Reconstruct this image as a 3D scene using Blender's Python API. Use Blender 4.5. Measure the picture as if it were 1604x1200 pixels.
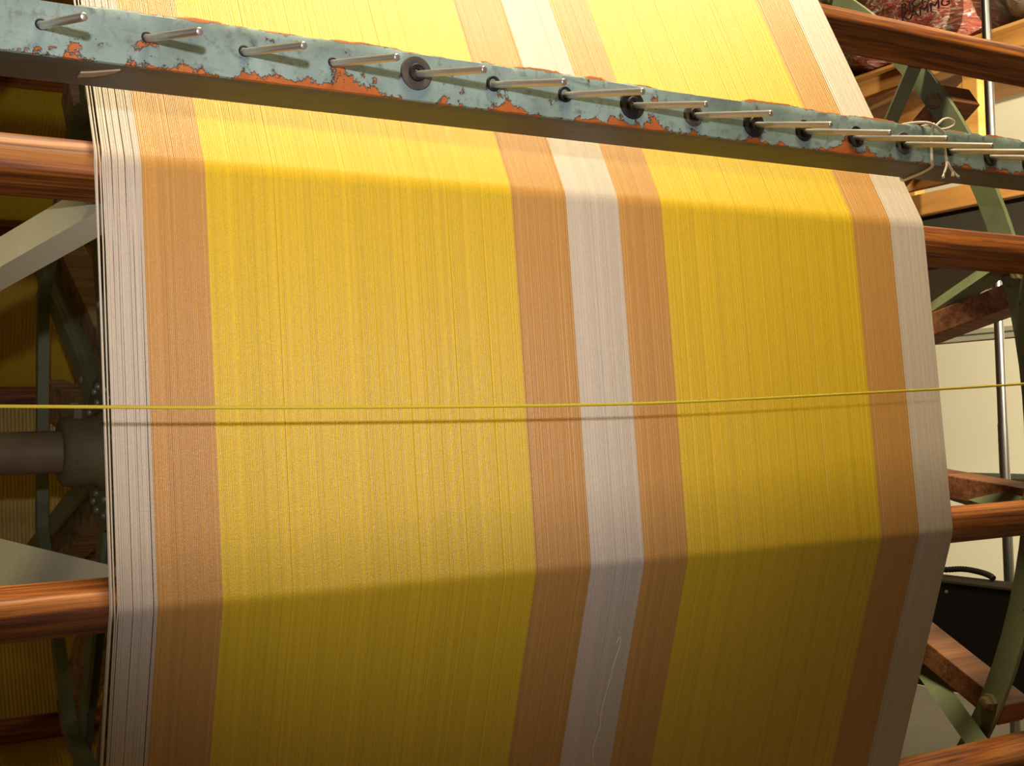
import bpy, bmesh, math, random
import numpy as np
from mathutils import Vector, Matrix
random.seed(7); rng = np.random.default_rng(7)
S = bpy.context.scene
for o in list(bpy.data.objects): bpy.data.objects.remove(o)
C = S.collection
PI = math.pi

# ------------------------------------------------------------------ camera
cam = bpy.data.cameras.new('camera'); co = bpy.data.objects.new('camera', cam); C.objects.link(co)
CX, CF = Vector((.8641, -.5025, -.0281)), Vector((.5032, .8635, .0325))
CU = Vector((.0080, -.0423, .9991))
CX.normalize(); CF = (CF - CF.dot(CX) * CX).normalized(); CU = CX.cross(CF)
CP = Vector((-.2279, -2.0544, .0249))
co.matrix_world = Matrix(((CX.x, CU.x, -CF.x, CP.x), (CX.y, CU.y, -CF.y, CP.y), (CX.z, CU.z, -CF.z, CP.z), (0, 0, 0, 1)))
cam.sensor_width = 36; cam.lens = 1944.1 / 1604 * 36; cam.clip_start = .02
S.camera = co
# ------------------------------------------------------------------ light
W = bpy.data.worlds.new('world'); S.world = W; W.use_nodes = True
W.node_tree.nodes['Background'].inputs[0].default_value = (1, .72, .42, 1)
W.node_tree.nodes['Background'].inputs[1].default_value = .006
def area(name, loc, target, size, power, col, sizey=None):
    l = bpy.data.lights.new(name, 'AREA'); l.energy = power; l.color = col; l.size = size
    if sizey: l.shape = 'RECTANGLE'; l.size_y = sizey
    o = bpy.data.objects.new(name, l); C.objects.link(o); o.location = loc
    o.rotation_euler = (Vector(target) - Vector(loc)).to_track_quat('-Z', 'Y').to_euler()
    return o
# the photographer's flash, just above the lens
def flash(name, loc, target, power, col, cone):
    l = bpy.data.lights.new(name, 'SPOT'); l.energy = power; l.color = col; l.shadow_soft_size = .011
    l.spot_size = math.radians(cone); l.spot_blend = 1.
    o = bpy.data.objects.new(name, l); C.objects.link(o); o.location = loc
    o.rotation_euler = (Vector(target) - Vector(loc)).to_track_quat('-Z', 'Y').to_euler()
flash('flash_light', (-.25, -2.08, .145), (.30, -1.0, .305), 33, (.96, .91, 1), 63)
# warm strip lamp over the reel, ceiling lamp and an added unseen spot brightening the right-hand wall
area('ceiling_lamp_light', (.60, -1.56, 3.0), (.60, -1.0, 0), 1.6, 165, (1, .83, .53), .36)
area('ceiling_lamp_light', (3.0, -.2, 2.1), (3.3, 1.0, .3), .5, 16, (1, .84, .56), .5)
flash('wall_fill_light', (2.6, -1.75, .90), (4.3, 1.7, .35), 1150, (1, .88, .64), 62)
vs = S.view_settings
S.display_settings.display_device = 'sRGB'
vs.view_transform = 'Standard'; vs.look = 'None'; vs.gamma = 1; vs.exposure = 0.0; vs.use_curve_mapping = False

# ------------------------------------------------------------------ materials
def srgb(r, g, b):
    f = lambda c: (c / 255 / 12.92) if c / 255 <= .04045 else ((c / 255 + .055) / 1.055) ** 2.4
    return (f(r), f(g), f(b), 1)
class NT:
    def __init__(s, name):
        s.m = bpy.data.materials.new(name); s.m.use_nodes = True
        s.t = s.m.node_tree; s.b = s.t.nodes['Principled BSDF']
    def n(s, kind, **kw):
        x = s.t.nodes.new(kind)
        for k, v in kw.items():
            if k in x.inputs: x.inputs[k].default_value = v
            else: setattr(x, k, v)
        return x
    def l(s, a, b): s.t.links.new(a, b)
    def coord(s, scale, out='Object'):
        tc = s.n('ShaderNodeTexCoord'); mp = s.n('ShaderNodeMapping'); mp.inputs['Scale'].default_value = scale
        s.l(tc.outputs[out], mp.inputs[0]); return mp.outputs[0]
    def noise(s, vec, scale, detail=4, rough=.55, dist=0):
        x = s.n('ShaderNodeTexNoise', Scale=scale, Detail=detail, Roughness=rough, Distortion=dist); s.l(vec, x.inputs['Vector']); return x.outputs[0]
    def ramp(s, fac, stops):
        r = s.n('ShaderNodeValToRGB'); e = r.color_ramp.elements
        while len(e) < len(stops): e.new(.5)
        for x, (p, c) in zip(e, stops): x.position = p; x.color = c
        s.l(fac, r.inputs[0]); return r.outputs[0]
    def mix(s, fac, a, b, mode='MIX'):
        x = s.n('ShaderNodeMix', data_type='RGBA', blend_type=mode)
        for v, k in ((fac, 0), (a, 6), (b, 7)):
            if hasattr(v, 'links'): s.l(v, x.inputs[k])
            else: x.inputs[k].default_value = v
        return x.outputs[2]
    def math(s, op, a, b=0., clamp=False):
        x = s.n('ShaderNodeMath', operation=op, use_clamp=clamp)
        for v, k in ((a, 0), (b, 1)):
            if hasattr(v, 'links'): s.l(v, x.inputs[k])
            else: x.inputs[k].default_value = v
        return x.outputs[0]
    def bump(s, h, dist, strength=1.):
        x = s.n('ShaderNodeBump', Distance=dist, Strength=strength); s.l(h, x.inputs['Height']); s.l(x.outputs[0], s.b.inputs['Normal'])
    def set(s, **kw):
        for k, v in kw.items():
            k = k.replace('_', ' ')
            if hasattr(v, 'links'): s.l(v, s.b.inputs[k])
            else: s.b.inputs[k].default_value = v
        return s.m
GREY = lambda v: (v, v, v, 1)

def yarn_mat(name, col, spec=.7, rough=.36, sheen=.0):
    t = NT(name)
    at = t.n('ShaderNodeAttribute', attribute_name='tone')
    v = t.coord((1, 1, 1), 'UV')
    mp = t.n('ShaderNodeMapping'); mp.inputs['Scale'].default_value = (1.0, 60, 1); t.l(v, mp.inputs[0])
    slub = t.noise(mp.outputs[0], 1.0, 3, .6)
    k = t.math('ADD', t.math('MULTIPLY', at.outputs['Fac'], .20), t.math('MULTIPLY', slub, .16))
    k = t.math('ADD', k, .82)
    c = t.mix(1.0, col, k, 'MULTIPLY')
    mp2 = t.n('ShaderNodeMapping'); mp2.inputs['Scale'].default_value = (1.7, 520, 1); t.l(v, mp2.inputs[0])
    tw = t.noise(mp2.outputs[0], 1.0, 3, .65, .4)
    c = t.mix(1.0, c, t.math('ADD', t.math('MULTIPLY', tw, .5), .75), 'MULTIPLY')
    t.bump(tw, .0006, .4)
    return t.set(Base_Color=c, Roughness=rough, Specular_IOR_Level=spec)
Y_YEL = yarn_mat('yellow_yarn', (.71, .48, .018, 1))
Y_TAN = yarn_mat('tan_yarn', (.56, .29, .072, 1))
Y_BEI = yarn_mat('beige_yarn', (.62, .53, .43, 1))

def wood_mat(name, stops, grain=(5, 150, 150), rough=.38, coat=.3, patch=None):
    t = NT(name); v = t.coord(grain)
    oi = t.n('ShaderNodeObjectInfo'); off = t.n('ShaderNodeVectorMath', operation='ADD'); t.l(v, off.inputs[0])
    sc = t.math('MULTIPLY', oi.outputs['Random'], 37.); t.l(sc, off.inputs[1])
    f = t.noise(off.outputs[0], 1.0, 6, .6, .6)
    c = t.ramp(f, stops)
    f2 = t.noise(off.outputs[0], .22, 3, .5)
    c = t.mix(t.ramp(f2, [(.42, GREY(0)), (.68, GREY(.55))]), c, patch or (.06, .02, .008, 1))
    t.bump(f, .002, .35)
    return t.set(Base_Color=c, Roughness=rough, Coat_Weight=coat, Coat_Roughness=.25)
M_SLAT = wood_mat('varnished_wood', [(.30, (.055, .015, .005, 1)), (.44, (.22, .058, .008, 1)), (.58, (.44, .14, .018, 1)), (.76, (.58, .25, .05, 1))], rough=.52, coat=.04)
M_SPOKEWOOD = wood_mat('red_brown_wood', [(.3, (.22, .075, .03, 1)), (.6, (.44, .19, .085, 1)), (.8, (.56, .33, .18, 1))], rough=.55, coat=0.)
M_SPOKETAN = wood_mat('dusty_tan_wood', [(.3, (.42, .25, .10, 1)), (.55, (.60, .44, .22, 1)), (.8, (.68, .54, .30, 1))], rough=.7, coat=0.)
M_PINE = wood_mat('pine_timber', [(.3, (.42, .19, .045, 1)), (.55, (.62, .31, .075, 1)), (.8, (.72, .42, .14, 1))], grain=(10, 1.4, 10), rough=.6, coat=0., patch=(.3, .12, .03, 1))
M_PINEX = M_PINE

def paint_mat(name, base, dark, chip, chip_amt=.6, rough=.45):
    t = NT(name); v = t.coord((1, 1, 1))
    a = t.noise(v, 9, 6, .65); b = t.noise(v, 60, 5, .7)
    c = t.mix(t.ramp(a, [(.35, GREY(0)), (.7, GREY(1))]), base, dark)
    m = t.ramp(b, [(chip_amt, GREY(0)), (chip_amt + .03, GREY(1))])
    c = t.mix(m, c, chip)
    t.bump(b, .002, .25)
    return t.set(Base_Color=c, Roughness=rough, Specular_IOR_Level=.4)
M_GREEN = paint_mat('sage_green_paint', (.28, .325, .175, 1), (.20, .24, .125, 1), (.07, .07, .045, 1), .66)
M_GREENGREY = paint_mat('pale_grey_green_paint', (.68, .66, .43, 1), (.62, .60, .38, 1), (.16, .15, .10, 1), .73, .5)
M_IRON = paint_mat('dusty_cast_iron', (.27, .225, .10, 1), (.18, .15, .075, 1), (.03, .03, .025, 1), .64, .6)
M_SHAFT = paint_mat('dusty_steel_shaft', (.36, .27, .15, 1), (.25, .19, .11, 1), (.05, .04, .03, 1), .70, .5)

def rail_mat():
    t = NT('chipped_teal_paint'); v = t.coord((1, 1, 1))
    tc = t.n('ShaderNodeTexCoord'); sx = t.n('ShaderNodeSeparateXYZ'); t.l(tc.outputs['Object'], sx.inputs[0])
    z = sx.outputs['Z']
    vv = t.coord((1, 1, 2.2))
    big = t.noise(v, 13, 5, .6); fine = t.noise(v, 95, 5, .72); mid = t.noise(v, 33, 6, .68)
    base = t.mix(t.ramp(big, [(.35, GREY(0)), (.68, GREY(1))]), (.35, .47, .415, 1), (.19, .255, .215, 1))
    base = t.mix(t.ramp(fine, [(.53, GREY(0)), (.70, GREY(.8))]), base, (.10, .13, .10, 1))
    sc = t.noise(t.coord((3, 3, 26)), 4, 4, .6)
    base = t.mix(t.ramp(sc, [(.62, GREY(0)), (.74, GREY(.6))]), base, (.07, .075, .06, 1))
    # dark scuffed ring round the third peg
    dx = t.math('SUBTRACT', sx.outputs['X'], .171); dz = t.math('SUBTRACT', z, .0265)
    dd = t.math('SQRT', t.math('ADD', t.math('MULTIPLY', dx, dx), t.math('MULTIPLY', dz, dz)))
    rg = t.math('SUBTRACT', 1., t.math('MULTIPLY', t.math('ABSOLUTE', t.math('SUBTRACT', dd, .0095)), 210.), True)
    rg = t.math('MULTIPLY', rg, t.ramp(mid, [(.40, GREY(0)), (.55, GREY(1))]))
    base = t.mix(rg, base, (.03, .032, .028, 1))
    # chips: bare red primer, thickest along the two long edges
    edge = t.math('ABSOLUTE', t.math('SUBTRACT', z, .0225)); 
    edge = t.math('MULTIPLY', t.math('SUBTRACT', edge, .0150, True), 13.)
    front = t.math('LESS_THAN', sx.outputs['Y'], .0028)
    edge = t.math('SUBTRACT', t.math('MULTIPLY', edge, front), t.math('MULTIPLY', t.math('SUBTRACT', 1., front), .3))
    chip = t.math('ADD', t.math('ADD', t.math('MULTIPLY', mid, .75), t.math('MULTIPLY', fine, .30)), edge)
    patch = t.noise(t.coord((1, 1, 1)), 7, 3, .5)
    low = t.math('MULTIPLY', t.math('MULTIPLY', t.math('SUBTRACT', .026, z, True), front), t.math('SUBTRACT', patch, .44, True))
    chip = t.math('ADD', chip, t.math('ADD', t.math('MULTIPLY', low, 34.), t.math('MULTIPLY', t.math('SUBTRACT', z, .0385, True), 55.)))
    m = t.ramp(chip, [(.645, GREY(0)), (.662, GREY(1))])
    rim = t.ramp(chip, [(.622, GREY(0)), (.642, GREY(1))])
    ch = t.mix(fine, (.36, .07, .018, 1), (.62, .20, .045, 1))
    base = t.mix(rim, base, (.045, .03, .02, 1))
    c = t.mix(m, base, ch)
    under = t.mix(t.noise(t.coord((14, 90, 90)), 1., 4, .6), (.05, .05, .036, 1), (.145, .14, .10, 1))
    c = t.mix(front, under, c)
    t.bump(t.math('SUBTRACT', t.math('MULTIPLY', fine, .3), t.math('MULTIPLY', m, .5)), .002, .6)
    return t.set(Base_Color=c, Roughness=.5, Specular_IOR_Level=.4)
M_RAIL = rail_mat()
def simple(name, col, rough=.5, metal=0., ns=40, var=.25, bump=.0, spec=.5):
    t = NT(name); f = t.noise(t.coord((1, 1, 1)), ns, 4, .6)
    d = tuple(c * (1 - var) for c in col[:3]) + (1,)
    c = t.mix(f, d, tuple(min(1, x * (1 + var * .6)) for x in col[:3]) + (1,))
    if bump: t.bump(f, bump, .6)
    return t.set(Base_Color=c, Roughness=rough, Metallic=metal, Specular_IOR_Level=spec)
M_STEEL = simple('bright_steel_pin', (.66, .60, .50), .36, .75, 60, .15)
M_RUBBER = simple('grey_rubber', (.10, .085, .065), .7, 0, 60, .3)
M_BLACK = simple('black_rubber', (.018, .016, .013), .55, 0, 60, .3)
M_STRING = simple('cotton_string', (.74, .63, .46), .85, 0, 900, .35, .0008)
M_THREADP = simple('pale_thread', (.66, .58, .46), .6, 0, 500, .15)
M_YARNY = simple('bright_yellow_yarn', (1.0, .74, .05), .5, 0, 700, .15)
M_FIBRE = simple('white_fibre', (.95, .86, .80), .5, 0, 500, .05)
M_TAPE = simple('buff_paint_flake', (.52, .40, .24), .8, 0, 60, .15)
M_GALV = simple('galvanised_steel', (.50, .50, .50), .28, 1., 25, .12)
M_RIVET = simple('worn_rivet', (.34, .33, .22), .4, .3, 80, .2)
M_WALL = simple('cream_white_panel', (.80, .74, .56), .55, 0, 3, .04)
M_SEAM = simple('grey_seam', (.40, .37, .28), .5, 0, 10, .1)
M_SEAMD = simple('dark_seam', (.09, .10, .06), .6, 0, 10, .1)
M_FLOOR = simple('worn_concrete', (.16, .14, .11), .7, 0, 6, .2, .002)
M_CEIL = simple('dull_ceiling', (.14, .10, .06), .8, 0, 4, .2)
M_DARKWALL = simple('brown_boarding', (.16, .085, .035), .8, 0, 4, .4)
M_CAB = simple('black_enamel', (.012, .010, .010), .35, 0, 15, .3)
M_CABTOP = simple('dusty_top', (.05, .04, .028), .9, 0, 15, .3, 0., .05)
M_SHADESHELF = simple('shade_coloured_board', (.05, .028, .016), .7, 0, 12, .3)  # near-black colour puts the shade under the shelf into the board
M_BRASS = simple('dull_brass', (.42, .30, .12), .4, .7, 40, .2)
M_CARD = simple('grey_cardboard', (.27, .22, .15), .8, 0, 12, .15)
M_LETTER = simple('dark_print', (.035, .014, .014), .5, 0, 60, .3)
def bale_mat(name, red):
    t = NT(name); v = t.coord((1, 1, 1)); vs_ = t.coord((1.2, 2.4, 7))
    a = t.noise(vs_, 3.2, 4, .55, 1.2); b = t.noise(vs_, 6.5, 5, .6, 1.8)
    c = t.ramp(a, [(.36, (.30, .235, .14, 1)), (.46, (.34, .09, .06, 1)), (.62, (.42, .085, .06, 1)), (.72, (.62, .52, .38, 1))] if red else
               [(.3, (.34, .27, .15, 1)), (.6, (.55, .46, .29, 1)), (.8, (.30, .12, .07, 1))])
    c = t.mix(t.ramp(b, [(.53, GREY(0)), (.68, GREY(.85))]), c, (.80, .74, .62, 1))  # pale patches: white film, with its highlights painted into the colour
    t.bump(b, .03, .8)
    return t.set(Base_Color=c, Roughness=.3, Coat_Weight=.7, Coat_Roughness=.12)
M_BALE = bale_mat('red_printed_plastic', True)
M_SACK = bale_mat('buff_plastic', False)

# ------------------------------------------------------------------ mesh helpers
def mesh_obj(name, verts, faces, mat, parent=None, smooth=False, loc=None, rot=None):
    me = bpy.data.meshes.new(name); me.from_pydata([tuple(v) for v in verts], [], faces); me.update()
    if mat: me.materials.append(mat)
    if smooth: me.polygons.foreach_set('use_smooth', [True] * len(me.polygons))
    o = bpy.data.objects.new(name, me); C.objects.link(o)
    if parent: o.parent = parent
    if loc is not None: o.location = loc
    if rot is not None: o.rotation_euler = rot
    return o
def bm_obj(name, bm, mat, parent=None, smooth=False, loc=None, rot=None):
    bmesh.ops.recalc_face_normals(bm, faces=bm.faces)
    me = bpy.data.meshes.new(name); bm.to_mesh(me); bm.free()
    if mat: me.materials.append(mat)
    if smooth: me.polygons.foreach_set('use_smooth', [True] * len(me.polygons))
    o = bpy.data.objects.new(name, me); C.objects.link(o)
    if parent: o.parent = parent
    if loc is not None: o.location = loc
    if rot is not None: o.rotation_euler = rot
    return o
def empty(name, loc=(0, 0, 0), rot=(0, 0, 0)):
    o = bpy.data.objects.new(name, None); C.objects.link(o); o.location = loc; o.rotation_euler = rot
    o.empty_display_size = .05; return o
def tag(o, label, cat=None, group=None, kind=None):
    if label: o['label'] = label
    if cat: o['category'] = cat
    if group: o['group'] = group
    if kind: o['kind'] = kind
    return o
def struct(o): o['kind'] = 'structure'; return o
def add_box(bm, lo, hi, bevel=0.):
    r = bmesh.ops.create_cube(bm, size=1)
    vs_ = r['verts']
    for v in vs_: v.co = Vector([lo[i] + (v.co[i] + .5) * (hi[i] - lo[i]) for i in range(3)])
    if bevel:
        es = list({e for v in vs_ for e in v.link_edges})
        bmesh.ops.bevel(bm, geom=es, offset=bevel, segments=2, profile=.6, affect='EDGES')
def box(name, lo, hi, mat, parent=None, bevel=.0):
    bm = bmesh.new(); add_box(bm, lo, hi, bevel); return bm_obj(name, bm, mat, parent)
def prism(profile, x0, x1):
    """closed (y,z) profile extruded along X"""
    n = len(profile)
    v = [(x0, y, z) for y, z in profile] + [(x1, y, z) for y, z in profile]
    f = [(i, (i + 1) % n, n + (i + 1) % n, n + i) for i in range(n)] + [tuple(range(n))[::-1], tuple(range(n, 2 * n))]
    return v, f
def tube(pts, r, n=8, closed=False, caps=True):
    pts = [Vector(p) for p in pts]; m = len(pts); V = []; F = []
    rr = r if isinstance(r, (list, tuple)) else [r] * m
    up = None
    for i, p in enumerate(pts):
        a = pts[i - 1] if (i or closed) else p; b = pts[(i + 1) % m] if (i < m - 1 or closed) else p
        d = (b - a).normalized()
        if up is None: up = d.orthogonal().normalized()
        up = (up - up.dot(d) * d).normalized(); s = d.cross(up)
        for k in range(n):
            t = 2 * PI * k / n; V.append(p + rr[i] * (math.cos(t) * up + math.sin(t) * s))
    for i in range(m if closed else m - 1):
        j = (i + 1) % m
        for k in range(n): F.append((i * n + k, i * n + (k + 1) % n, j * n + (k + 1) % n, j * n + k))
    if caps and not closed: F += [tuple(range(n))[::-1], tuple(range((m - 1) * n, m * n))]
    return V, F
def lathe_x(prof, n=32):
    """(x, r) profile turned about the X axis, capped"""
    V = []; F = []
    for x, r in prof:
        for k in range(n): t = 2 * PI * k / n; V.append((x, r * math.cos(t), r * math.sin(t)))
    m = len(prof)
    for i in range(m - 1):
        for k in range(n): F.append((i * n + k, i * n + (k + 1) % n, (i + 1) * n + (k + 1) % n, (i + 1) * n + k))
    F += [tuple(range(n))[::-1], tuple(range((m - 1) * n, m * n))]
    return V, F
def smooth_path(pts, n=8):
    P = [Vector(p) for p in pts]; out = []
    for i in range(len(P) - 1):
        a = P[max(i - 1, 0)]; b = P[i]; c = P[i + 1]; d = P[min(i + 2, len(P) - 1)]
        for k in range(n):
            t = k / n
            out.append(.5 * ((2 * b) + (c - a) * t + (2 * a - 5 * b + 4 * c - d) * t * t + (3 * b - a - 3 * c + d) * t ** 3))
    return out + [P[-1]]
def shade_auto(o, ang=40):
    me = o.data; me.polygons.foreach_set('use_smooth', [True] * len(me.polygons))
    bm = bmesh.new(); bm.from_mesh(me)
    for e in bm.edges:
        if len(e.link_faces) == 2 and e.calc_face_angle(0) > math.radians(ang): e.smooth = False
    bm.to_mesh(me); bm.free(); return o

# ------------------------------------------------------------------ setting
ZF, ZC = -1.3, 3.1
XL, XR, YF, YB = -4.0, 4.5, -4.5, 4.4
struct(box('floor', (XL, YF, ZF - .1), (XR, YB, ZF), M_FLOOR))
struct(box('ceiling', (XL, YF, ZC), (XR, YB, ZC + .1), M_CEIL))
struct(box('wall_right', (XR, YF, ZF), (XR + .1, YB, ZC), M_WALL))
struct(box('wall_left', (XL - .1, YF, ZF), (XL, YB, ZC), M_DARKWALL))
struct(box('wall_back', (XL, YB, ZF), (XR, YB + .1, ZC), M_DARKWALL))
struct(box('wall_front', (XL, YF - .1, ZF), (XR, YF, ZC), M_DARKWALL))
def seam(name, z):
    bm = bmesh.new(); add_box(bm, (XR - .012, YF, z + .012), (XR, YB, z + .034), .003)
    add_box(bm, (XR - .02, YF, z - .018), (XR, YB, z + .004), .003)
    o = bm_obj(name, bm, M_SEAM); struct(o)
    g = box(name + '_groove', (XR - .006, YF, z + .004), (XR, YB, z + .012), M_SEAMD, o); g.name = 'shadow_groove'
seam('trim_1', .365)
bm = bmesh.new(); add_box(bm, (XR - .03, YF, -.285), (XR, YB, -.262), .004); struct(bm_obj('trim_2', bm, M_SEAMD))

# ------------------------------------------------------------------ warping reel
N = 16; DA = 2 * PI / N; PH = .0717
TH = [PH + DA * (k + .5) for k in range(N)]          # slat directions, from the front (-Y) upwards
reel = tag(empty('warping_reel', (0, 0, 0)), 'big warping reel with orange wooden slats and green steel spokes under the striped yarn', 'reel')
RN = .036; RC = 1 - RN * 1.0196
X0, X1 = -.86, 1.58
def slat_profile():
    p = []; rn = RN - .0035; h = .0185
    a = math.asin(.0125 / rn)
    for i in range(7):                              # crowned outer edge
        t = -a + 2 * a * i / 6; p.append((-(RC + rn * math.cos(t)), rn * math.sin(t)))
    yy = -(RC + rn * math.cos(a))
    p += [(yy + .0015, .0158), (yy + .005, .0179), (yy + .009, h), (-.943, h), (-.940, h - .003), (-.940, -h + .003), (-.943, -h)]
    p += [(yy + .009, -h), (yy + .005, -.0179), (yy + .0015, -.0158)]
    return p
v, f = prism(slat_profile(), X0, X1)
slat0 = shade_auto(mesh_obj('slat', v, f, M_SLAT, reel), 35); slat0.rotation_euler = (-TH[0], 0, 0)
def spin(src, t):
    o = src.copy(); C.objects.link(o); o.parent = src.parent; o.rotation_euler = (-t, 0, 0); return o
slats = [slat0] + [spin(slat0, t) for t in TH[1:]]
for s_, t, a_, x_ in ((slats[0], TH[0], .0165, .2), (slats[1], TH[1], .028, .50)):
    s_.rotation_mode = 'YXZ'; s_.rotation_euler = (-t, a_, 0); s_.location = (0, a_ * x_ * math.sin(t) + .004 * math.cos(t), a_ * x_ * math.cos(t) - .004 * math.sin(t))
# shaft, inner hub and collars
v, f = lathe_x([(X0 - .2, .033), (X0 - .197, .0335), (X1 + .13, .0335), (X1 + .133, .033)], 32)
tag(shade_auto(mesh_obj('shaft', v, f, M_SHAFT, reel)), 'dusty brown steel shaft')
def hub(x):
    v, f = lathe_x([(x - .062, .036), (x - .062, .049), (x - .057, .0545), (x - .045, .0565), (x - .012, .0555), (x - .002, .062), (x + .002, .066), (x + .002, .036)], 40)
    h_ = shade_auto(mesh_obj('hub', v, f, M_IRON, reel), 50)
    for yy, zz in ((-.012, .053), (.014, .056)):
        v, f = tube([(x - .035, yy, zz), (x - .035, yy * 1.2, zz + .02)], .0115, 6); mesh_obj('set_screw', v, f, M_IRON, h_)
    v, f = lathe_x([(x + .002, .05), (x + .002, .124), (x + .0045, .128), (x + .0115, .128), (x + .014, .124), (x + .014, .05)], 56)
    fl = shade_auto(mesh_obj('flange', v, f, M_GREEN, reel), 50)
    rv = []
    for k in range(8):
        for rr, da in ((.104, -.13), (.104, .13), (.08, 0)):
            t = PH + DA * 2 * k + DA * .5 + da; rv.append((x, -rr * math.cos(t), rr * math.sin(t)))
    v, f = lathe_x([(-.004, .0025), (-.003, .005), (0, .0065), (.003, .0065)], 12)
    r0 = None
    for p in rv:
        if r0 is None: r0 = shade_auto(mesh_obj('rivet', v, f, M_RIVET, fl), 60); r0.location = p; r0.parent = fl; continue
        o = r0.copy(); C.objects.link(o); o.parent = fl; o.location = p
hub(.202)
# flat steel spokes, octagonal ring of the inner spider and the wooden spokes behind them
def plank_radial(name, x0, x1, r0, r1, w, mat, bev=.002):
    bm = bmesh.new(); add_box(bm, (x0, -r1, -w / 2), (x1, -r0, w / 2), bev); return bm_obj(name, bm, mat, reel)
SP = [TH[k] for k in range(0, 16, 2)]
bm = bmesh.new(); add_box(bm, (.217, -.938, -.02), (.225, -.05, .02), .0015); add_box(bm, (.225, -.938, -.02), (.247, -.13, -.013), .0015)
sp0 = bm_obj('steel_spoke', bm, M_GREEN, reel); sp0.rotation_euler = (-SP[0], 0, 0)
v, f = lathe_x([(-.004, .003), (-.003, .006), (0, .0075), (.003, .0075)], 12)
rvm = shade_auto(mesh_obj('rivet', v, f, M_RIVET, sp0), 60); rvm.location = (.217, -.25, 0)
spokes = [sp0] + [spin(sp0, t) for t in SP[1:]]
for s_ in spokes:
    for rr in ((-.25, -.62) if s_ is not sp0 else (-.62,)):
        o = rvm.copy(); C.objects.link(o); o.parent = s_; o.location = (.217, rr, 0)
ringv, ringf = [], []
RR = .60
for k in range(8):
    for x, r in ((.196, RR - .014), (.196, RR + .014), (.217, RR + .014), (.217, RR - .014)):
        t = SP[k]; ringv.append((x, -r * math.cos(t), r * math.sin(t)))
for k in range(8):
    j = (k + 1) % 8
    for q in range(4): ringf.append((k * 4 + q, k * 4 + (q + 1) % 4, j * 4 + (q + 1) % 4, j * 4 + q))
mesh_obj('inner_ring', ringv, ringf, M_GREEN, reel)
wsp0 = plank_radial('wooden_spoke', .262, .318, .07, .936, .078, M_SPOKETAN); wsp0.rotation_euler = (-TH[0], 0, 0)
for t in TH[1:]: spin(wsp0, t)
# right-hand spider: flat green ring bolted near the slats, wooden spokes and angle-iron struts
v, f = lathe_x([(1.296, .888), (1.296, .924), (1.304, .924), (1.304, .888)], 128)
f = f[:-2] + [(k, (k + 1) % 128, 3 * 128 + (k + 1) % 128, 3 * 128 + k)[::-1] for k in range(128)]
ring = shade_auto(mesh_obj('rim_ring', v, f, M_GREEN, reel), 40)
v, f = lathe_x([(-.018, .003), (-.017, .0085), (-.008, .0095), (-.007, .013), (0, .013)], 6)
BT = [math.radians(13.5 + 20 * k) for k in range(18)]
WT = [t + math.radians({0: -1.0, 17: -.5, 16: -.8}.get(k, 0)) for k, t in enumerate(BT)]
b0 = None
for t in BT:
    p = (1.296, -.906 * math.cos(t), .906 * math.sin(t))
    if b0 is None: b0 = mesh_obj('bolt', v, f, M_IRON, ring); b0.location = p; continue
    o = b0.copy(); C.objects.link(o); o.parent = ring; o.location = p
wsp1 = plank_radial('wooden_spoke', 1.305, 1.365, .06, .925, .036, M_SPOKEWOOD); wsp1.rotation_euler = (-WT[0], 0, 0)
for t in WT[1:]: spin(wsp1, t)
def angle_strut(p0, p1, leg_a, leg_b, thick, turn, flip, shift, mat):
    """angle iron from p0 to p1 in the XY plane (-Y outwards), turned about its own length"""
    p0, p1 = Vector(p0), Vector(p1); d = (p1 - p0).normalized(); sd = Vector((0, 0, 1)); nn = d.cross(sd)
    if nn.y > 0: nn = -nn
    a = math.radians(turn); w1 = math.cos(a) * sd + math.sin(a) * nn; w2 = flip * (-math.sin(a) * sd + math.cos(a) * nn)
    prof = [(0, 0), (leg_a, 0), (leg_a, thick), (thick, thick), (thick, leg_b), (0, leg_b)]
    V = [p + sd * shift + w1 * u + w2 * q for p in (p0, p1) for u, q in prof]
    n = 6; F = [(i, (i + 1) % n, n + (i + 1) % n, n + i) for i in range(n)] + [tuple(range(n))[::-1], tuple(range(n, 2 * n))]
    bm = bmesh.new(); vv = [bm.verts.new(x) for x in V]
    for q in F: bm.faces.new([vv[i] for i in q])
    return bm_obj('angle_strut', bm, mat, reel)
st0 = angle_strut((1.255, -.938, 0), (1.545, -.05, 0), .03, .02, .004, 40, 1, -.012, M_GREEN); st0.rotation_euler = (-TH[0], 0, 0)
for t in TH[1:]: spin(st0, t)
st1 = angle_strut((.015, -.938, 0), (-.40, -.05, 0), .046, .024, .005, -20, -1, -.022, M_GREENGREY); st1.rotation_euler = (-TH[0], 0, 0)
for t in TH[1:]: spin(st1, t)
def collar(x0, x1):
    v, f = lathe_x([(x0, .034), (x0, .062), (x0 + .006, .066), (x1 - .006, .066), (x1, .062), (x1, .034)], 32)
    shade_auto(mesh_obj('collar', v, f, M_IRON, reel), 40)
collar(-.45, -.36); collar(1.34, 1.58)
# trestles that carry the shaft, beyond both ends of the slats
def trestle(x, label):
    t = tag(empty('reel_stand', (x, 0, ZF)), label, 'stand')
    h = -ZF
    for s in (-1, 1):
        v, f = tube([(0, s * .16, 0), (0, s * .045, h - .02)], .03, 4); mesh_obj('post', v, f, M_GREEN, t)
    box('foot', (-.06, -.24, 0), (.06, .24, .03), M_GREEN, t, .005)
    v, f = lathe_x([(-.035, .036), (-.035, .062), (.035, .062), (.035, .036)], 24); o = shade_auto(mesh_obj('bearing', v, f, M_IRON, t)); o.location = (0, 0, h)
trestle(X0 - .1, 'green trestle stand holding the left end of the reel shaft')
trestle(X1 + .06, 'green trestle stand holding the right end of the reel shaft')

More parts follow.
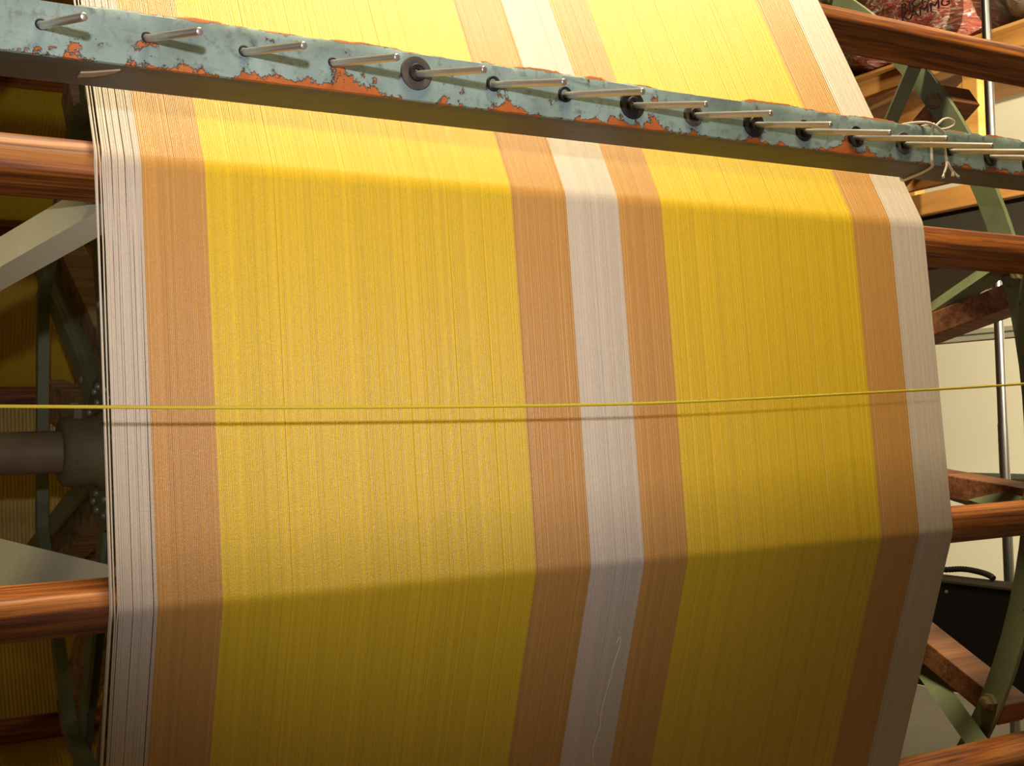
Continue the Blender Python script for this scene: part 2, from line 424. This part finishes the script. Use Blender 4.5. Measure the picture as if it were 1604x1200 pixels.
# ------------------------------------------------------------------ warp sheet
warp = tag(empty('warp_sheet', (0, 0, 0)), 'sheet of yellow, tan and beige striped warp yarn wound around the reel', 'yarn')
# path round the 16 slats: (radius direction) rows
rows = []
for k in range(N):
    t = TH[k]
    for i in range(5):
        a = t - DA / 2 + DA * i / 4
        rows.append((-RC * math.cos(t) - RN * math.cos(a), RC * math.sin(t) + RN * math.sin(a), a))
    q0 = rows[-1]; t2 = t + DA; a2 = t2 - DA / 2
    q1 = (-RC * math.cos(t2) - RN * math.cos(a2), RC * math.sin(t2) + RN * math.sin(a2))
    for i in range(1, 5):
        u = i / 5; rows.append((q0[0] + (q1[0] - q0[0]) * u, q0[1] + (q1[1] - q0[1]) * u, a2))
rows = np.array(rows); NR = len(rows)
seg = np.linalg.norm(np.roll(rows[:, :2], -1, 0) - rows[:, :2], axis=1); arc = np.concatenate([[0], np.cumsum(seg)])
nrm = np.stack([-np.cos(rows[:, 2]), np.sin(rows[:, 2])], -1)
def threads(name, xs, pitch, mat, tones, lift, parent, wob=.00022):
    """one strip of neighbouring threads: every thread is a rounded ridge with 4 verts across"""
    n = len(xs); ncol = 4
    prof_x = np.array([-.5, -.22, .22, .5]); prof_h = np.array([-.0007, .0, .0, -.0007])
    R1 = NR + 1; idx = np.arange(R1) % NR
    wobx = np.zeros((R1, n))
    ph = rng.uniform(0, 6.28, (3, n)); fr = rng.uniform(.5, 2.4, (3, n))
    for q in range(3): wobx += np.sin(arc[:, None] * fr[q][None] * 2 + ph[q][None]) * wob
    wobx[-1] = wobx[0]
    X = xs[None, :, None] + wobx[:, :, None] + (prof_x[None, :] * np.broadcast_to(np.asarray(pitch, float), (n,))[:, None])[None, :, :] * np.ones((R1, n, 1))
    H = (prof_h[None, None, :] + lift[None, :, None]) * np.ones((R1, n, 1))
    Yv = rows[idx, 0][:, None, None] + nrm[idx, 0][:, None, None] * H
    Zv = rows[idx, 1][:, None, None] + nrm[idx, 1][:, None, None] * H
    V = np.stack([X, Yv, Zv], -1).reshape(-1, 3)
    r = np.arange(R1 - 1)[:, None, None] * (n * ncol); t_ = np.arange(n)[None, :, None] * ncol; c_ = np.arange(ncol - 1)[None, None, :]
    a = (r + t_ + c_).reshape(-1); F = np.stack([a, a + n * ncol, a + n * ncol + 1, a + 1], -1)
    me = bpy.data.meshes.new(name)
    me.vertices.add(len(V)); me.vertices.foreach_set('co', V.astype(np.float32).ravel())
    me.loops.add(len(F) * 4); me.loops.foreach_set('vertex_index', F.astype(np.int32).ravel())
    me.polygons.add(len(F)); me.polygons.foreach_set('loop_start', np.arange(len(F), dtype=np.int32) * 4)
    me.polygons.foreach_set('use_smooth', np.ones(len(F), dtype=bool))
    me.update(calc_edges=True)
    at = me.attributes.new('tone', 'FLOAT', 'POINT')
    at.data.foreach_set('value', np.repeat(np.tile(np.asarray(tones, np.float32), (R1, 1)).reshape(R1, n, 1), ncol, 2).astype(np.float32).ravel())
    uv = me.uv_layers.new(name='uv')
    U = np.stack([np.broadcast_to(np.arange(n)[None, :, None] + prof_x[None, None, :] + .5 + xs[0] * 997, (R1, n, ncol)), np.broadcast_to(arc[:, None, None], (R1, n, ncol))], -1).reshape(-1, 2)
    uv.data.foreach_set('uv', U[F.ravel()].astype(np.float32).ravel())
    me.materials.append(mat); me.validate()
    o = bpy.data.objects.new(name, me); C.objects.link(o); o.parent = parent
    return o
B = [.0075, .0395, .0955, .413, .479, .546, .604, .8945, .9595, 1.0185]
KIND = ['beige', 'tan', 'yellow', 'tan', 'beige', 'tan', 'yellow', 'tan', 'beige']
PM = dict(beige=Y_BEI, tan=Y_TAN, yellow=Y_YEL)
NM = ['left edge', 'left', 'left wide', 'middle left', 'middle', 'middle right', 'right wide', 'right', 'right edge']
PITCH = .0016
for i in range(9):
    n = max(8, int(round((B[i + 1] - B[i]) / PITCH))); p = (B[i + 1] - B[i]) / n
    xs = B[i] + p * (np.arange(n) + .5)
    tones = rng.normal(.5, .22, n).clip(0, 1); lift = rng.normal(0, .00012, n)
    deep = rng.random(n) < .07; lift[deep] -= .0005; tones[deep] *= .35
    hi = rng.random(n) < .05; lift[hi] += .0003; tones[hi] = 1.0
    pitch = p * 1.5; wob = .00006
    if i == 0: pitch = p * 1.12; wob = .00028; lift += np.linspace(.0006, 0, n)
    if i:       # the layer of yarn below shows through the chinks
        q = n // 5; w_ = (B[i + 1] - B[i]) / q
        xs = np.concatenate([xs, B[i] + w_ * (np.arange(q) + .5)]); tones = np.concatenate([tones, np.full(q, .1)])
        lift = np.concatenate([lift, np.full(q, -.0009)]); pitch = np.concatenate([np.full(n, pitch), np.full(q, w_ * 1.15)])
    o = threads('yarn_stripe', xs, pitch, PM[KIND[i]], tones, lift, warp, wob)
    tag(o, '%s %s stripe of the warp' % (NM[i], KIND[i]))
# a few stray threads standing clear of the left edge, stretched from slat to slat
for x, rr in ((.0005, .0011), (.0042, .0007), (.0062, .0007), (-.0005, .0004)):
    wv = [(x + .0006 * math.sin(j * .37 + x * 900), rows[j, 0] + nrm[j, 0] * .0006, rows[j, 1] + nrm[j, 1] * .0006) for j in range(NR)]
    v, f = tube(wv, rr, 6, closed=True)
    mesh_obj('loose_thread', v, f, M_THREADP, warp, True)
def on_facet(k, x, u, lift=.0012):
    """point on the flat of the sheet between slat k and k+1, u from 0 (slat k) to 1"""
    j = (k % N) * 9 + 4; a = rows[j]; b = rows[(j + 5) % NR]; nn = nrm[(j + 1) % NR]
    return (x, a[0] + (b[0] - a[0]) * u + nn[0] * lift, a[1] + (b[1] - a[1]) * u + nn[1] * lift)
K_LOW = 14    # lower facet
fz = [(.520, .78), (.524, .80), (.5255, .77), (.522, .72), (.5195, .66), (.5165, .60), (.5155, .56), (.517, .53), (.5155, .50), (.513, .46), (.5145, .42), (.518, .40)]
v, f = tube(smooth_path([on_facet(K_LOW, x + .004, u, .0030) for x, u in fz], 5), .0006, 6)
tag(mesh_obj('stray_fibre', v, f, M_FIBRE, warp, True), 'curled pale fibre on the lower beige stripe')
v, f = tube(smooth_path([on_facet(K_LOW, .094 - .03 * u * .4, 1.0 - u, .0016) for u in (0.02, .3, .6, .98)], 4), .00013, 5)
tag(mesh_obj('stray_thread', v, f, M_THREADP, warp, True), 'fine pale thread lying slantwise across the left tan stripe')

# ------------------------------------------------------------------ travelling yellow yarn
pts = [(-1.35, -1.10, .080), (-.6, -1.10, .060), (-.097, -1.10, .0475), (.092, -1.10, .0432), (.344, -1.10, .0402), (.527, -1.10, .041), (.782, -1.10, .0472), (1.022, -1.10, .0543), (1.6, -1.10, .078), (2.2, -1.10, .105)]
v, f = tube(smooth_path(pts, 6), .0014, 8)
tag(mesh_obj('yellow_yarn', v, f, M_YARNY, None, True), 'single taut bright yellow yarn crossing in front of the striped warp', 'yarn')

# ------------------------------------------------------------------ peg rail
RAILA = math.atan2(.0153, .9999)
rail = tag(empty('peg_rail', (-.1013, -1.1538, .2905), (0, 0, RAILA)), 'chipped teal-painted rail with a row of steel pegs across the top of the reel', 'rail')
L0, L1, HT, DP = -.75, 1.72, .0415, .066
nx = 620; Vr = []; Fr = []
prof = [(0, .0008), (0, .006), (0, .014), (0, .024), (0, .033), (0, .0385), (.0012, HT), (.012, HT), (.03, HT), (.05, HT), (DP, HT - .001), (DP, .02), (DP, 0), (.045, 0), (.02, 0), (.0012, 0)]
m = len(prof)
jag = np.zeros(nx + 1); cur = 0.
for i in range(nx + 1):
    if rng.random() < .16: cur = rng.uniform(-.0022, .0006) if rng.random() < .6 else rng.uniform(-.0006, .0008)
    jag[i] = cur * .5 + (jag[i - 1] * .5 if i else 0) + rng.normal(0, .00018)
lowj = np.convolve(rng.normal(0, .0007, nx + 21), np.ones(21) / 9, 'valid')
for i in range(nx + 1):
    x = L0 + (L1 - L0) * i / nx
    for y, z in prof:
        dz = 0; dy = 0
        if y < .02 and z > .04: dz = jag[i] * 1.25 + lowj[i] * .6; dy = max(0, -jag[i]) * .4 if y < .01 else 0
        elif z > .03: dz = lowj[i] * .6
        if y == 0 and z < .004: dz = jag[(i * 7 + 31) % nx] * .3
        Vr.append((x, y + dy, z + dz))
for i in range(nx):
    for k in range(m): Fr.append((i * m + k, i * m + (k + 1) % m, (i + 1) * m + (k + 1) % m, (i + 1) * m + k))
Fr += [tuple(range(m)), tuple(range(nx * m, (nx + 1) * m))[::-1]]
rb = mesh_obj('beam', Vr, Fr, M_RAIL, rail); bmn = bmesh.new(); bmn.from_mesh(rb.data); bmesh.ops.recalc_face_normals(bmn, faces=bmn.faces); bmn.to_mesh(rb.data); bmn.free(); shade_auto(rb, 35)
for xx, side in ((L0 + .05, 'left'), (L1 - .05, 'right')):
    pw = Vector((-.1013 + xx, -1.1538 + xx * .0153, ZF))
    ps = tag(empty('rail_post', pw), 'upright teal post carrying the %s end of the peg rail' % side, 'post')
    box('shaft', (-.025, .012, .008), (.025, .052, .2905 - ZF - .0015), M_GREEN, ps, .003)
    box('foot', (-.06, -.03, 0), (.06, .09, .008), M_GREEN, ps, .002)
# pegs: (position along rail, height, ring outer radius, ring kind)
PEGX = [.027, .1003, .1733, .2455, .3185, .3915, .4645, .5375, .6085, .6835, .7495, .8225, .8935, .9645, 1.0325, 1.0985]
PEGZ = [.0215, .0225, .022, .0225, .0228, .0228, .022, .0208, .0190, .0180, .0180, .0188, .0186, .0172, .0168, .0150]
WR = [.0043, .0043, .0046, .0043, .0142, .0068, .0072, .0135, .0112, .0132, .0110, .0112, .0122, .0062, .0112, .0112]  # first four: black rings put in for the dark gaps round bare pegs
D = Vector((.117, -1, -.207)).normalized()
D = Vector((D.x * math.cos(-RAILA) - D.y * math.sin(-RAILA), D.x * math.sin(-RAILA) + D.y * math.cos(-RAILA), D.z))
def disc(r_in, r_out, th):
    n = 36; V = []; F = []
    ring = [(r_in, 0), (r_in, -th), (r_in + .0006, -th - .0004), (r_out - .0008, -th - .0004), (r_out, -th + .0004), (r_out, 0)]
    for k in range(n):
        t = 2 * PI * k / n
        for r, y in ring: V.append((r * math.cos(t), y, r * math.sin(t)))
    q = len(ring)
    for k in range(n):
        for j in range(q): F.append((k * q + j, k * q + (j + 1) % q, ((k + 1) % n) * q + (j + 1) % q, ((k + 1) % n) * q + j))
    return V, F
for i, (px, pz) in enumerate(zip(PEGX, PEGZ)):
    base = Vector((px, .004, pz)); L = [.098, .1, .102, .103, .103, .102, .106, .100, .101, .099, .108, .112, .110, .098, .1, .1][i]
    d = (D + Vector((random.uniform(-.012, .012), 0, random.uniform(-.012, .012)))).normalized()
    pts = [base, base + d * (L - .0015), base + d * (L - .0004), base + d * L]
    v, f = tube(pts, [.0029, .0029, .0026, .0019], 14)
    peg = shade_auto(mesh_obj('peg', v, f, M_STEEL, rail), 50)
    if WR[i]:
        mat = M_RUBBER if i in (4, 8, 12) else M_BLACK
        v, f = disc(min(.0045, WR[i] * .6), WR[i], .0014 if WR[i] > .005 else .0005); w = shade_auto(mesh_obj('washer_or_hole', v, f, mat, rail), 45); w.location = (px, .0002, pz)
        if i in (4, 7, 8, 9, 10, 12): 
            v, f = disc(.003, WR[i] * .52, .0034); w2 = shade_auto(mesh_obj('grommet', v, f, M_BLACK, rail), 45); w2.location = (px, -.0005, pz)
# sliver of buff material on the underside
tp = [(.060, .043), (.0595, .030), (.066, .026), (.0835, .0112), (.0815, .020), (.0765, .0285), (.070, .036)]
n_ = len(tp); v = [(x, y, .0002) for x, y in tp] + [(x, y, -.0012) for x, y in tp]
f = [tuple(range(n_)), tuple(range(n_, 2 * n_))[::-1]] + [(i, (i + 1) % n_, n_ + (i + 1) % n_, n_ + i) for i in range(n_)]
bm = bmesh.new(); vv = [bm.verts.new(q) for q in v]; [bm.faces.new([vv[i] for i in q]) for q in f]
tag(bm_obj('peeling_flake', bm, M_TAPE, rail), 'buff sliver peeling from the underside')

# ------------------------------------------------------------------ cotton string tied round the rail
st = tag(empty('cotton_string', (.8355, -1.146, .3337)), 'cream cotton string tied in a loop around the right part of the peg rail', 'string')
off = Vector((.8355, -1.146, .3337))
def strand(name, pts, r=.0016, n=6):
    v, f = tube([p - off for p in smooth_path(pts, n)], r, 8); return mesh_obj(name, v, f, M_STRING, st, True)
yf = -1.1425
strand('wrap', [(.836, yf + .0745, .334), (.862, yf + .0735, .300), (.8655, yf + .0725, .2885), (.862, yf + .055, .2885), (.852, yf + .030, .2885), (.838, yf + .006, .2885), (.8305, yf - .001, .2905), (.8300, yf - .0012, .300), (.8312, yf - .001, .318), (.8345, yf - .001, .3315), (.8375, yf + .004, .3338), (.836, yf + .03, .3345), (.836, yf + .0745, .334)])
strand('bow_loop', [(.8350, yf - .002, .3295), (.8410, yf - .003, .3340), (.8480, yf - .003, .3385), (.8570, yf - .003, .3405), (.8640, yf - .003, .3385), (.8640, yf - .003, .3345), (.8590, yf - .003, .3315), (.8520, yf - .003, .3290), (.8440, yf - .003, .3275)], .0016)
strand('bow_tail', [(.8107, yf + .02, .3345), (.818, yf + .006, .3345), (.8265, yf - .001, .3335), (.8345, yf - .0035, .3305), (.8430, yf - .003, .3270), (.8488, yf - .003, .3240), (.8490, yf - .0025, .3135), (.8505, yf - .002, .3030), (.8522, yf - .002, .2940)], .0017)
strand('frayed_end', [(.8522, yf - .002, .2950), (.8505, yf - .003, .2885), (.8485, yf - .003, .2840), (.8460, yf - .003, .2800)], .0013)
strand('frayed_end', [(.8522, yf - .002, .2950), (.8550, yf - .003, .2890), (.8590, yf - .003, .2845), (.8635, yf - .003, .2815)], .0013)
for c0, dr in (((.8460, yf - .003, .2800), (-.003, -.0042)), ((.8635, yf - .003, .2815), (.0035, -.0035)), ((.8590, yf - .003, .2840), (.0002, -.005))):
    for q in range(7):
        a = random.uniform(-.8, .8); dx = dr[0] + .0024 * math.sin(a); dz = dr[1] + .0016 * math.cos(a) * random.uniform(-1, .6)
        v, f = tube([Vector(c0) - off, Vector((c0[0] + dx, c0[1] - random.uniform(0, .002), c0[2] + dz)) - off], [.0010, .0007], 5)
        mesh_obj('fray', v, f, M_STRING, st)

# ------------------------------------------------------------------ background on the right
# galvanised prop pole, floor to ceiling
pole = tag(empty('steel_pole', (3.1, .57, ZF)), 'galvanised steel pole standing behind the right end of the reel', 'pole')
v, f = tube([(0, 0, 0), (0, 0, 1.28)], .0165, 20); shade_auto(mesh_obj('lower_tube', v, f, M_GALV, pole))
v, f = tube([(0, 0, 1.27), (0, 0, ZC - ZF)], .0152, 20); shade_auto(mesh_obj('upper_tube', v, f, M_GALV, pole))
v, f = tube([(0, 0, 0), (0, 0, .008)], .05, 24); mesh_obj('foot_plate', v, f, M_GALV, pole)

rack = tag(empty('timber_rack', (3.2, 1.0, ZF)), 'orange pine storage rack against the cream wall behind the reel', 'rack')
ro = Vector((3.2, 1.0, ZF))
def rbox(name, lo, hi, mat=M_PINE, bev=.004):
    return box(name, Vector(lo) - ro, Vector(hi) - ro, mat, rack, bev)
rbox('joist', (3.2, .30, .713), (3.245, 2.6, .788))
rbox('shelf_board', (3.245, .36, .700), (4.49, 2.6, .722), M_SHADESHELF)
rbox('joist', (3.2, .25, 1.190), (3.245, 2.6, 1.250))
rbox('shelf_board', (3.16, .25, 1.250), (3.92, 2.6, 1.262))
for yy in (.26, 2.5):
    rbox('post', (3.246, yy, ZF if yy > 1 else .722), (3.31, yy + .07, 1.25))
rbox('post', (3.25, .735, .722), (3.31, .80, 1.25))
rbox('post', (3.85, 1.55, .722), (3.91, 1.62, 1.25))
for z0, z1 in ((.74, .86), (.885, 1.005), (1.03, 1.13)):
    rbox('back_board', (3.55, .98 if z0 > .8 else 1.1, z0), (3.58, 2.6, z1))
v, f = tube([(3.42 - ro.x, 1.7 - ro.y, .73 - ro.z), (3.42 - ro.x, .85 - ro.y, 1.2 - ro.z)], .04, 4); mesh_obj('brace', v, f, M_PINE, rack)

def bale(name, lo, hi, mat, seed, amp):
    bm = bmesh.new(); bmesh.ops.create_cube(bm, size=1)
    bmesh.ops.subdivide_edges(bm, edges=bm.edges, cuts=20, use_grid_fill=True)
    from mathutils import noise
    lo, hi = Vector(lo), Vector(hi); ce = (lo + hi) / 2; ce.z = lo.z; sz = hi - lo
    for v_ in bm.verts:
        p = v_.co * 2
        rr = max(abs(p.x), abs(p.y), abs(p.z)); l = (abs(p.x) ** 5 + abs(p.y) ** 5 + abs(p.z) ** 5) ** .2
        p = p / l * rr if l else p
        q = Vector((p.x * sz.x / 2, p.y * sz.y / 2, (p.z + 1) * sz.z / 2))
        k = noise.noise(q * 7 + Vector((seed, 0, 0))) * amp + abs(noise.noise(q * 17 + Vector((0, seed, 0)))) * amp * .7
        q += p.normalized() * k
        q.z = max(q.z, .0)
        v_.co = q
    o = bm_obj(name, bm, mat, None, True); o.location = ce; return o
b1 = bale('yarn_bale', (3.09, .66, 1.262), (3.85, 1.28, 1.62), M_BALE, 3.1, .02)
tag(b1, 'red printed plastic-wrapped bale with dark lettering on the rack, left of the pole', 'bale')
b2 = bale('yarn_bale', (3.12, .1, 1.262), (3.85, .585, 1.60), M_SACK, 8.4, .02)
tag(b2, 'pale buff plastic-wrapped bale on the rack, right of the pole', 'bale')
b3 = bale('cardboard_box', (3.14, 1.33, 1.262), (3.8, 1.95, 1.66), M_CARD, 1.4, .003)
tag(b3, 'grey-brown box on the rack at the top, left of the red bale', 'box')
def lettering(txt, loc, size, bend):
    cu = bpy.data.curves.new('t', 'FONT'); cu.body = txt; cu.size = size; cu.extrude = .0015; cu.offset = 0.
    tmp = bpy.data.objects.new('t', cu); C.objects.link(tmp)
    dg = bpy.context.evaluated_depsgraph_get(); me = bpy.data.meshes.new_from_object(tmp.evaluated_get(dg))
    bpy.data.objects.remove(tmp); me.materials.clear(); me.materials.append(M_LETTER)
    for q in me.vertices: q.co.y *= .72
    o = bpy.data.objects.new('lettering', me); C.objects.link(o); o.parent = b1
    o.rotation_euler = (math.radians(90), bend, math.radians(-90)); o.location = Vector(loc) - b1.location
    return o
lettering('RICH', (3.07, .892, 1.392), .056, 0.0)
lettering('KAMMG', (3.066, .888, 1.356), .058, 0.0)

cab = tag(empty('machine_cabinet', (2.9, .5, ZF)), 'black enamelled machine cabinet on legs at lower right, in front of the pole', 'cabinet')
cc = Vector((2.9, .5, ZF))
def cbox(name, lo, hi, mat, bev=.004, par=cab): return box(name, Vector(lo) - cc, Vector(hi) - cc, mat, par, bev)
cbox('body', (2.7, -.6, -.795), (2.79, 1.0, -.478), M_CAB)
cbox('top', (2.69, -.61, -.478), (2.80, 1.01, -.470), M_CABTOP, .002)
for yy in (-.58, .95):
    for xx in (2.705, 2.745): cbox('leg', (xx, yy, ZF), (xx + .04, yy + .04, -.795), M_CAB)
for yy in (.475, .245):
    v, f = lathe_x([(-.004, .002), (-.003, .005), (0, .006)], 12); o = mesh_obj('screw', v, f, M_BRASS, cab); o.location = Vector((2.7, yy, -.505)) - cc
hp = smooth_path([(2.765, .95, -.458), (2.765, .70, -.458), (2.765, .55, -.452), (2.765, .47, -.443), (2.762, .41, -.445), (2.76, .37, -.452), (2.755, .352, -.459)], 14)
v, f = tube(hp, [.0075 + .0018 * (i % 2) for i in range(len(hp))], 10)
tag(mesh_obj('corrugated_hose', v, f, M_BLACK, None, True), 'black corrugated hose lying on the top of the black cabinet', 'hose')
